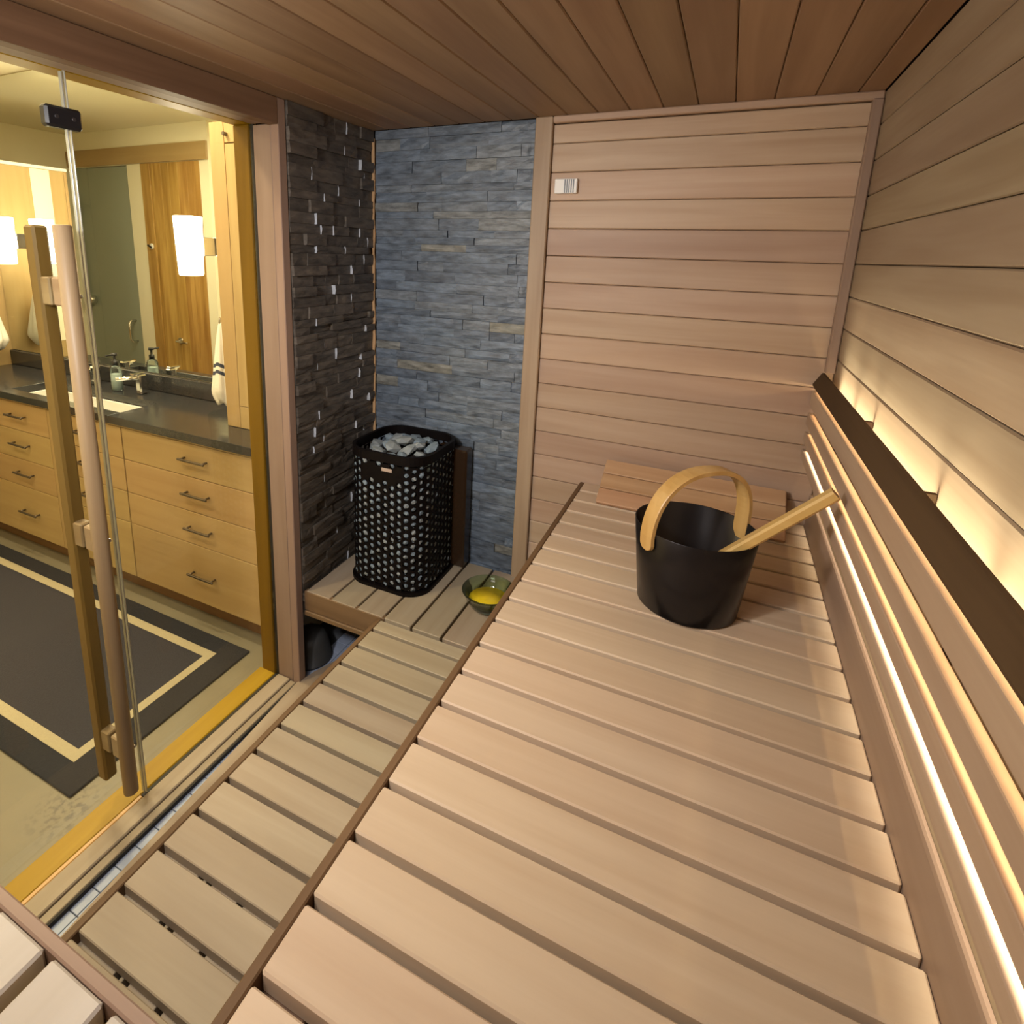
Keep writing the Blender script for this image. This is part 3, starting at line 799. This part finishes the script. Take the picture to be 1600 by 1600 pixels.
# ------------------------------------------------------------------ temperature sensor
ts = thing('temperature_sensor', 'small white box with black louvre stripes high on the back wall', 'sensor', (0.70, -0.01, 1.81))
box('casing', 0.666, 0.735, -0.016, -0.0006, 1.789, 1.8315, M_WHITE, ts, 0.002)
for i in range(5):
    box('slot', 0.6965 + i * 0.0066, 0.7000 + i * 0.0066, -0.0168, -0.0155, 1.791, 1.8295, M_BLACK, ts, 0.0002)

# ================================================================== BATHROOM
MY = 0.11
t = box('wall_bathroom_back', -3.85, -0.17, MY, MY + 0.05, 0.0, 2.5, M_PLASTER)
tag(t, 'cream bathroom wall behind the vanity mirror', 'wall', kind='structure')
t = box('ceiling_bathroom', -4.2, -0.17, -2.35, MY + 0.05, 2.45, 2.5, M_PLASTER)
tag(t, 'cream bathroom ceiling', 'ceiling', kind='structure')
t = box('wall_bathroom_left', -3.85, -3.80, -2.3, MY, 0.0, 2.45, M_PLASTER)
tag(t, 'cream end wall at the far left of the bathroom', 'wall', kind='structure')
OY = -1.04
t = joined('wall_bathroom_front', [(-3.80, -2.209, OY - 0.10, OY, 2.191, 2.45), (-2.304, -2.209, OY - 0.10, OY, 0, 2.191), (-3.085, -2.917, OY - 0.1, OY, 0, 2.191)], M_PLASTER)
tag(t, 'cream wall with shower and door facing the mirror', 'wall', kind='structure')
t = box('wall_shower', -3.80, -3.587, OY - 0.1, OY - 0.009, 0.0, 2.191, M_SHOWER)
tag(t, 'grey green shower wall carrying the chrome rail', 'wall', kind='structure')
t = box('wall_bathroom_side', -2.283, -2.209, -2.3, OY - 0.1, 0.0, 2.45, M_PLASTER)
tag(t, 'cream return wall at the left end of the rug', 'wall', kind='structure')
t = box('wall_bathroom_near', -3.85, -0.17, -2.35, -2.3, 0.0, 2.45, M_PLASTER)
tag(t, 'cream bathroom wall out of sight on the near side', 'wall', kind='structure')
t = box('wall_bathroom_right', -0.17, -0.12, -2.35, FB, 0.0, 2.45, M_PLASTER)
tag(t, 'cream wall stub beyond the glass door', 'wall', kind='structure')
t = box('wall_bathroom_upper', -0.176, -0.10, FB, -0.434, CZ + 0.30, 2.45, M_PLASTER)
tag(t, 'cream wall above the sauna door head', 'wall', kind='structure')
t = box('wall_bathroom_corner', -0.176, -0.17, -0.434, MY, 0.0, 2.45, M_PLASTER)
tag(t, 'cream side wall at the right end of the vanity', 'wall', kind='structure')

# things seen in the mirror on the facing wall
hd_ = box('header_board', -3.80, -2.209, OY, OY + 0.018, 2.196, 2.318, maple('x'))
tag(hd_, 'long wood band above the shower door and wood door', 'board')
dd = thing('door_2', 'wood veneer door with a lever handle reflected in the mirror', 'door', (-2.547, OY, 0), kind='structure')
for a, b in ((-2.811, -2.705), (-2.705, -2.621), (-2.621, -2.526), (-2.526, -2.431), (-2.431, -2.304)):
    box('veneer_panel', a + 0.0005, b - 0.0005, OY - 0.03, OY + 0.004, 0.01, 2.193, alder('z'), dd, 0.001)
box('door_casing', -2.917, -2.816, OY - 0.03, OY + 0.012, 0.0, 2.193, alder('z'), dd, 0.002)
rod('lever_rose', (-2.626, OY + 0.004, 0.877), (-2.626, OY + 0.016, 0.877), 0.026, M_CHROME, dd, 20)
rod('lever', (-2.631, OY + 0.045, 0.877), (-2.505, OY + 0.045, 0.869), 0.009, M_CHROME, dd, 14)
rod('lever_neck', (-2.626, OY + 0.016, 0.877), (-2.626, OY + 0.048, 0.877), 0.009, M_CHROME, dd, 14)
hk = thing('robe_hook', 'small chrome and black hook beside the reflected wood door', 'hook', (-2.858, OY + 0.013, 1.589))
lathe('plate', [(0.0, 0.0), (0.022, 0.0), (0.022, 0.006), (0.0, 0.006)], M_WHITE, hk, (-2.858, OY + 0.012, 1.589), 20).rotation_euler = (-math.pi / 2, 0, 0)
rod('peg', (-2.858, OY + 0.018, 1.579), (-2.858, OY + 0.05, 1.600), 0.007, M_BLACK, hk, 12)
shd = thing('shower_door', 'grey green glass shower door with a chrome loop handle', 'shower door', (-3.339, OY, 0))
box('glass_panel', -3.584, -3.091, OY - 0.02, OY - 0.008, 0.02, 2.186, M_SHOWER, shd, 0.001)
sweep('loop_handle', [Vector((0.0, 0.0, -0.085)), Vector((0, 0.045, -0.085)), Vector((0.0, 0.060, -0.065)), Vector((0.0, 0.062, 0)), Vector((0, 0.060, 0.065)), Vector((0, 0.045, 0.085)), Vector((0, 0, 0.085))],
      [(0.009 * math.cos(a * math.pi / 5), 0.009 * math.sin(a * math.pi / 5)) for a in range(10)], M_CHROME, shd, (-3.159, OY - 0.008, 0.908), (1, 0, 0))
sr = thing('shower_rail', 'chrome shower slide rail and valve reflected in the mirror', 'shower', (-3.656, OY, 1.494))
rod('rail', (-3.714, OY + 0.004, 1.072), (-3.714, OY + 0.004, 1.969), 0.008, M_CHROME, sr, 12)
rod('head', (-3.714, OY + 0.012, 1.906), (-3.634, OY + 0.06, 1.885), 0.018, M_CHROME, sr, 16)
rod('valve', (-3.656, OY - 0.008, 1.135), (-3.656, OY + 0.05, 1.135), 0.035, M_CHROME, sr, 20)
rod('valve_lever', (-3.656, OY + 0.04, 1.135), (-3.656, OY + 0.05, 1.220), 0.007, M_CHROME, sr, 12)

# mirror
mr = box('mirror', -2.672, -0.182, MY - 0.008, MY - 0.0005, 0.965, 2.445, M_MIRROR, None, 0.0005)
tag(mr, 'large wall mirror above the charcoal backsplash', 'mirror')

# vanity
VF = -0.285
va = thing('vanity', 'long maple vanity with rows of flat drawers under a dark counter', 'vanity', (-1.5, VF, 0))
box('carcass', -2.672, -0.182, VF + 0.021, MY - 0.001, 0.100, 0.760, maple('x'), va, 0.001)
box('toe_kick', -2.672, -0.182, VF + 0.060, MY - 0.02, 0.0005, 0.099, wood('toe_kick_wood', (0.20, 0.11, 0.05), (0.14, 0.07, 0.03), 'x'), va, 0.001)
box('top_rail', -2.672, -0.182, VF + 0.001, VF + 0.020, 0.826, 0.838, maple('x'), va, 0.001)
rows = [(0.681, 0.824), (0.526, 0.678), (0.376, 0.523), (0.103, 0.373)]
def pull(parent, x, z):
    box('pull', x - 0.076, x + 0.076, VF - 0.030, VF - 0.022, z - 0.005, z + 0.005, M_BRONZE, parent, 0.002)
    for s in (-1, 1):
        rod('pull_post', (x + s * 0.062, VF - 0.0005, z), (x + s * 0.062, VF - 0.024, z), 0.0045, M_BRONZE, parent, 10)
for (x0, x1, px) in ((-1.121, -0.30, -0.67), (-1.628, -1.125, -1.377), (-2.33, -1.668, -1.91)):
    for i, (z0, z1) in enumerate(rows):
        dw = box('drawer', x0 + 0.002, x1 - 0.002, VF, VF + 0.019, z0, z1, maple('x'), va, 0.0015)
        pull(dw, px, (0.760, 0.610, 0.454, 0.241)[i])
box('filler_strip', -1.666, -1.630, VF, VF + 0.019, 0.103, 0.824, maple('z'), va, 0.0015)
box('filler_strip', -0.298, -0.182, VF, VF + 0.019, 0.103, 0.824, maple('z'), va, 0.0015)
box('end_panel', -2.672, -2.332, VF, VF + 0.019, 0.103, 0.824, maple('z'), va, 0.0015)

ct = thing('countertop', 'polished charcoal stone counter with a low backsplash', 'countertop', (-1.5, -0.1, 0.84))
SX0, SX1, SY0, SY1 = -2.02, -1.175, -0.245, -0.055
joined('slab', [(-2.672, SX0, -0.303, MY - 0.001, 0.8395, 0.875), (SX1, -0.182, -0.303, MY - 0.001, 0.8395, 0.875),
                (SX0, SX1, -0.303, SY0, 0.8395, 0.875), (SX0, SX1, SY1, MY - 0.001, 0.8395, 0.875)], M_STONETOP, ct, 0.0015)
box('backsplash', -2.672, -0.634, MY - 0.024, MY - 0.001, 0.8755, 0.962, M_STONETOP, ct, 0.004)
sk = thing('sink', 'white rectangular undermount basin in the charcoal counter', 'sink', (-1.6, -0.15, 0.76))
joined('basin', [(SX0, SX1, SY0, SY1, 0.765, 0.775), (SX0, SX0 + 0.01, SY0, SY1, 0.775, 0.838), (SX1 - 0.01, SX1, SY0, SY1, 0.775, 0.838),
                 (SX0 + 0.01, SX1 - 0.01, SY0, SY0 + 0.01, 0.775, 0.838), (SX0 + 0.01, SX1 - 0.01, SY1 - 0.01, SY1, 0.775, 0.838)], M_CERAMIC, sk, 0.003)
rod('drain', (-1.6, -0.15, 0.7755), (-1.6, -0.15, 0.778), 0.022, M_CHROME, sk, 20)
fc = thing('faucet', 'squarish chrome faucet at the right rear of the sink', 'faucet', (-1.39, 0.015, 0.875))
box('body', -1.410, -1.372, -0.002, 0.036, 0.8755, 0.975, M_CHROME, fc, 0.006)
rod('spout', (-1.395, 0.0, 0.958), (-1.455, -0.07, 0.958), 0.010, M_CHROME, fc, 14)
box('lever', -1.405, -1.376, -0.03, 0.03, 0.977, 0.985, M_CHROME, fc, 0.002)
fc2 = thing('faucet', 'chrome faucet half hidden behind the door pull bars', 'faucet', (-1.75, 0.02, 0.875))
box('body', -1.774, -1.736, 0.002, 0.040, 0.8755, 0.975, M_CHROME, fc2, 0.006)
rod('spout', (-1.76, 0.0, 0.958), (-1.80, -0.07, 0.958), 0.010, M_CHROME, fc2, 14)
sb = thing('soap_bottle', 'clear blue pump bottle with black top behind the sink', 'bottle', (-1.555, 0.0, 0.875))
lathe('bottle', [(0.0, 0.0), (0.030, 0.0), (0.033, 0.006), (0.033, 0.110), (0.026, 0.124), (0.012, 0.130), (0.0, 0.130)], M_SOAP, sb, (-1.555, 0.0, 0.8756), 24, 1.0, 0.8)
lathe('soap', [(0.0, 0.003), (0.029, 0.004), (0.030, 0.085), (0.0, 0.085)], plain('pale_blue_soap', (0.60, 0.66, 0.64), 0.3), sb, (-1.555, 0.0, 0.8756), 24, 1.0, 0.78)
lathe('pump', [(0.0, 0.0), (0.014, 0.0), (0.014, 0.022), (0.006, 0.024), (0.006, 0.046), (0.014, 0.048), (0.014, 0.060), (0.0, 0.060)], M_BLACK, sb, (-1.555, 0.0, 1.006), 18)
box('nozzle', -1.560, -1.550, -0.045, 0.0, 1.055, 1.063, M_BLACK, sb, 0.002)

# towers at the two ends of the mirror
tw = thing('tall_cabinet', 'tall maple cabinet standing on the counter beside the gold jamb', 'cabinet', (-0.4, -0.02, 0.8755))
TY = -0.146
box('body', -0.632, -0.182, TY + 0.020, MY - 0.010, 0.8765, 2.05, maple('z'), tw, 0.001)
box('stile', -0.632, -0.560, TY, TY + 0.019, 0.8765, 2.05, maple('z'), tw, 0.001)
box('bottom_rail', -0.558, -0.182, TY, TY + 0.019, 0.8765, 0.968, maple('x'), tw, 0.001)
dr_ = box('door', -0.558, -0.184, TY, TY + 0.019, 0.970, 1.972, maple('z'), tw, 0.0015)
dr2 = box('door', -0.558, -0.184, TY, TY + 0.019, 1.976, 2.046, maple('z'), tw, 0.0015)
rod('knob', (-0.545, TY - 0.001, 2.005), (-0.545, TY - 0.018, 2.005), 0.007, M_BRONZE, dr2, 12)
tw2 = thing('tall_cabinet', 'tall maple cabinet at the left end of the mirror behind the lamp', 'cabinet', (-2.90, -0.1, 0.0))
box('body', -3.12, -2.6755, -0.320, MY - 0.001, 0.001, 2.032, maple('z'), tw2, 0.001)
box('door', -3.12, -2.6755, -0.340, -0.3215, 0.02, 2.032, maple('z'), tw2, 0.0015)
box('lit_top_edge', -3.13, -2.6745, -0.345, MY - 0.001, 2.033, 2.052, M_WHITE, tw2, 0.002)['label'] = 'thin lit top edge painted white'  # white strip painting the light on the cabinet's upper edge
box('side_panel', -2.6752, -2.6735, -0.235, -0.125, 0.98, 2.030, M_PLASTER, tw2, 0.0005)['label'] = 'pale cream side strip'

# sconces
def sconce(x, y, label):
    s = thing('wall_sconce', label, 'lamp', (x, y, 1.6), 'white glass sconces on the mirror')
    lathe('shade', [(0.0, 0.0), (0.047, 0.0), (0.050, 0.006), (0.058, 0.243), (0.055, 0.248), (0.0, 0.248)], M_LAMP, s, (x, y, 1.477), 32)
    box('mount', x - 0.02, x + 0.02, y + 0.056, MY - 0.0085, 1.56, 1.64, M_CHROME, s, 0.002)
sconce(-0.935, -0.018, 'glowing white sconce beside the tall cabinet at the gold jamb')
sconce(-2.395, 0.0, 'glowing white sconce at the far left end of the mirror')

# towels
def towel(name, x, y, ztop, zbot, wx, wy, label, stripe=None):
    t = thing(name, label, 'towel', (x, y, ztop), 'white hand towels by the mirror')
    seg, rows_ = 40, 22; V = []; F = []; MI = []
    for r in range(rows_ + 1):
        f = r / rows_; z = ztop + (zbot - ztop) * f
        g = min(1.0, 0.10 + 1.05 * f ** 0.75)
        if f > 0.88: g *= 1 - (f - 0.88) * 3.2
        for i in range(seg):
            a = 2 * math.pi * i / seg
            rip = 1 + 0.16 * math.sin(5 * a + 1.2 + 2.0 * f) * f + 0.07 * math.sin(9 * a)
            V.append((wx * g * rip * math.cos(a), wy * g * rip * math.sin(a), z - ztop + 0.012 * f * math.sin(3 * a)))
    for r in range(rows_):
        for i in range(seg):
            j = (i + 1) % seg; F.append([r * seg + i, r * seg + j, (r + 1) * seg + j, (r + 1) * seg + i])
            MI.append(1 if stripe and r in stripe else 0)
    F.append(list(range(seg))[::-1]); F.append(list(range(rows_ * seg, (rows_ + 1) * seg))); MI += [0, 0]
    me = mesh('cloth', V, F, [M_TOWEL, M_STRIPE], True)
    for p, k in zip(me.polygons, MI): p.material_index = k
    link('cloth', me, t, (x, y, ztop))
    rod('hook', (x, y, ztop - 0.01), (x, y, ztop + 0.02), 0.006, M_CHROME, t, 10)
towel('hand_towel', -0.690, -0.10, 1.30, 0.955, 0.052, 0.035, 'white hand towel with navy stripes beside the tall cabinet', (11, 13))
towel('hand_towel', -2.585, -0.03, 1.34, 0.99, 0.085, 0.055, 'plain white hand towel hanging at the left edge of the mirror')

# rug
RX0, RX1, RY0, RY1 = -2.185, -0.389, -1.030, -0.325
rg = thing('rug', 'charcoal bath rug with a cream border line on the concrete', 'rug', (-1.2, -0.7, 0))
box('border', RX0, RX1, RY0, RY1, 0.0008, 0.0085, M_RUGB, rg, 0.003)
I, WB = 0.104, 0.036
def frame(name, i, wb, z0, z1, mat):
    a0, a1, b0, b1 = RX0 + i, RX1 - i, RY0 + i * 0.72, RY1 - i * 0.72
    joined(name, [(a0, a1, b0, b0 + wb, z0, z1), (a0, a1, b1 - wb, b1, z0, z1), (a0, a0 + wb, b0 + wb, b1 - wb, z0, z1), (a1 - wb, a1, b0 + wb, b1 - wb, z0, z1)], mat, rg, 0.0005)
    return a0 + wb, a1 - wb, b0 + wb, b1 - wb
q = frame('cream_band', I, WB, 0.0088, 0.0098, M_CREAM)
box('field', q[0] + 0.0005, q[1] - 0.0005, q[2] + 0.0005, q[3] - 0.0005, 0.0088, 0.0098, M_RUG, rg, 0.0005)
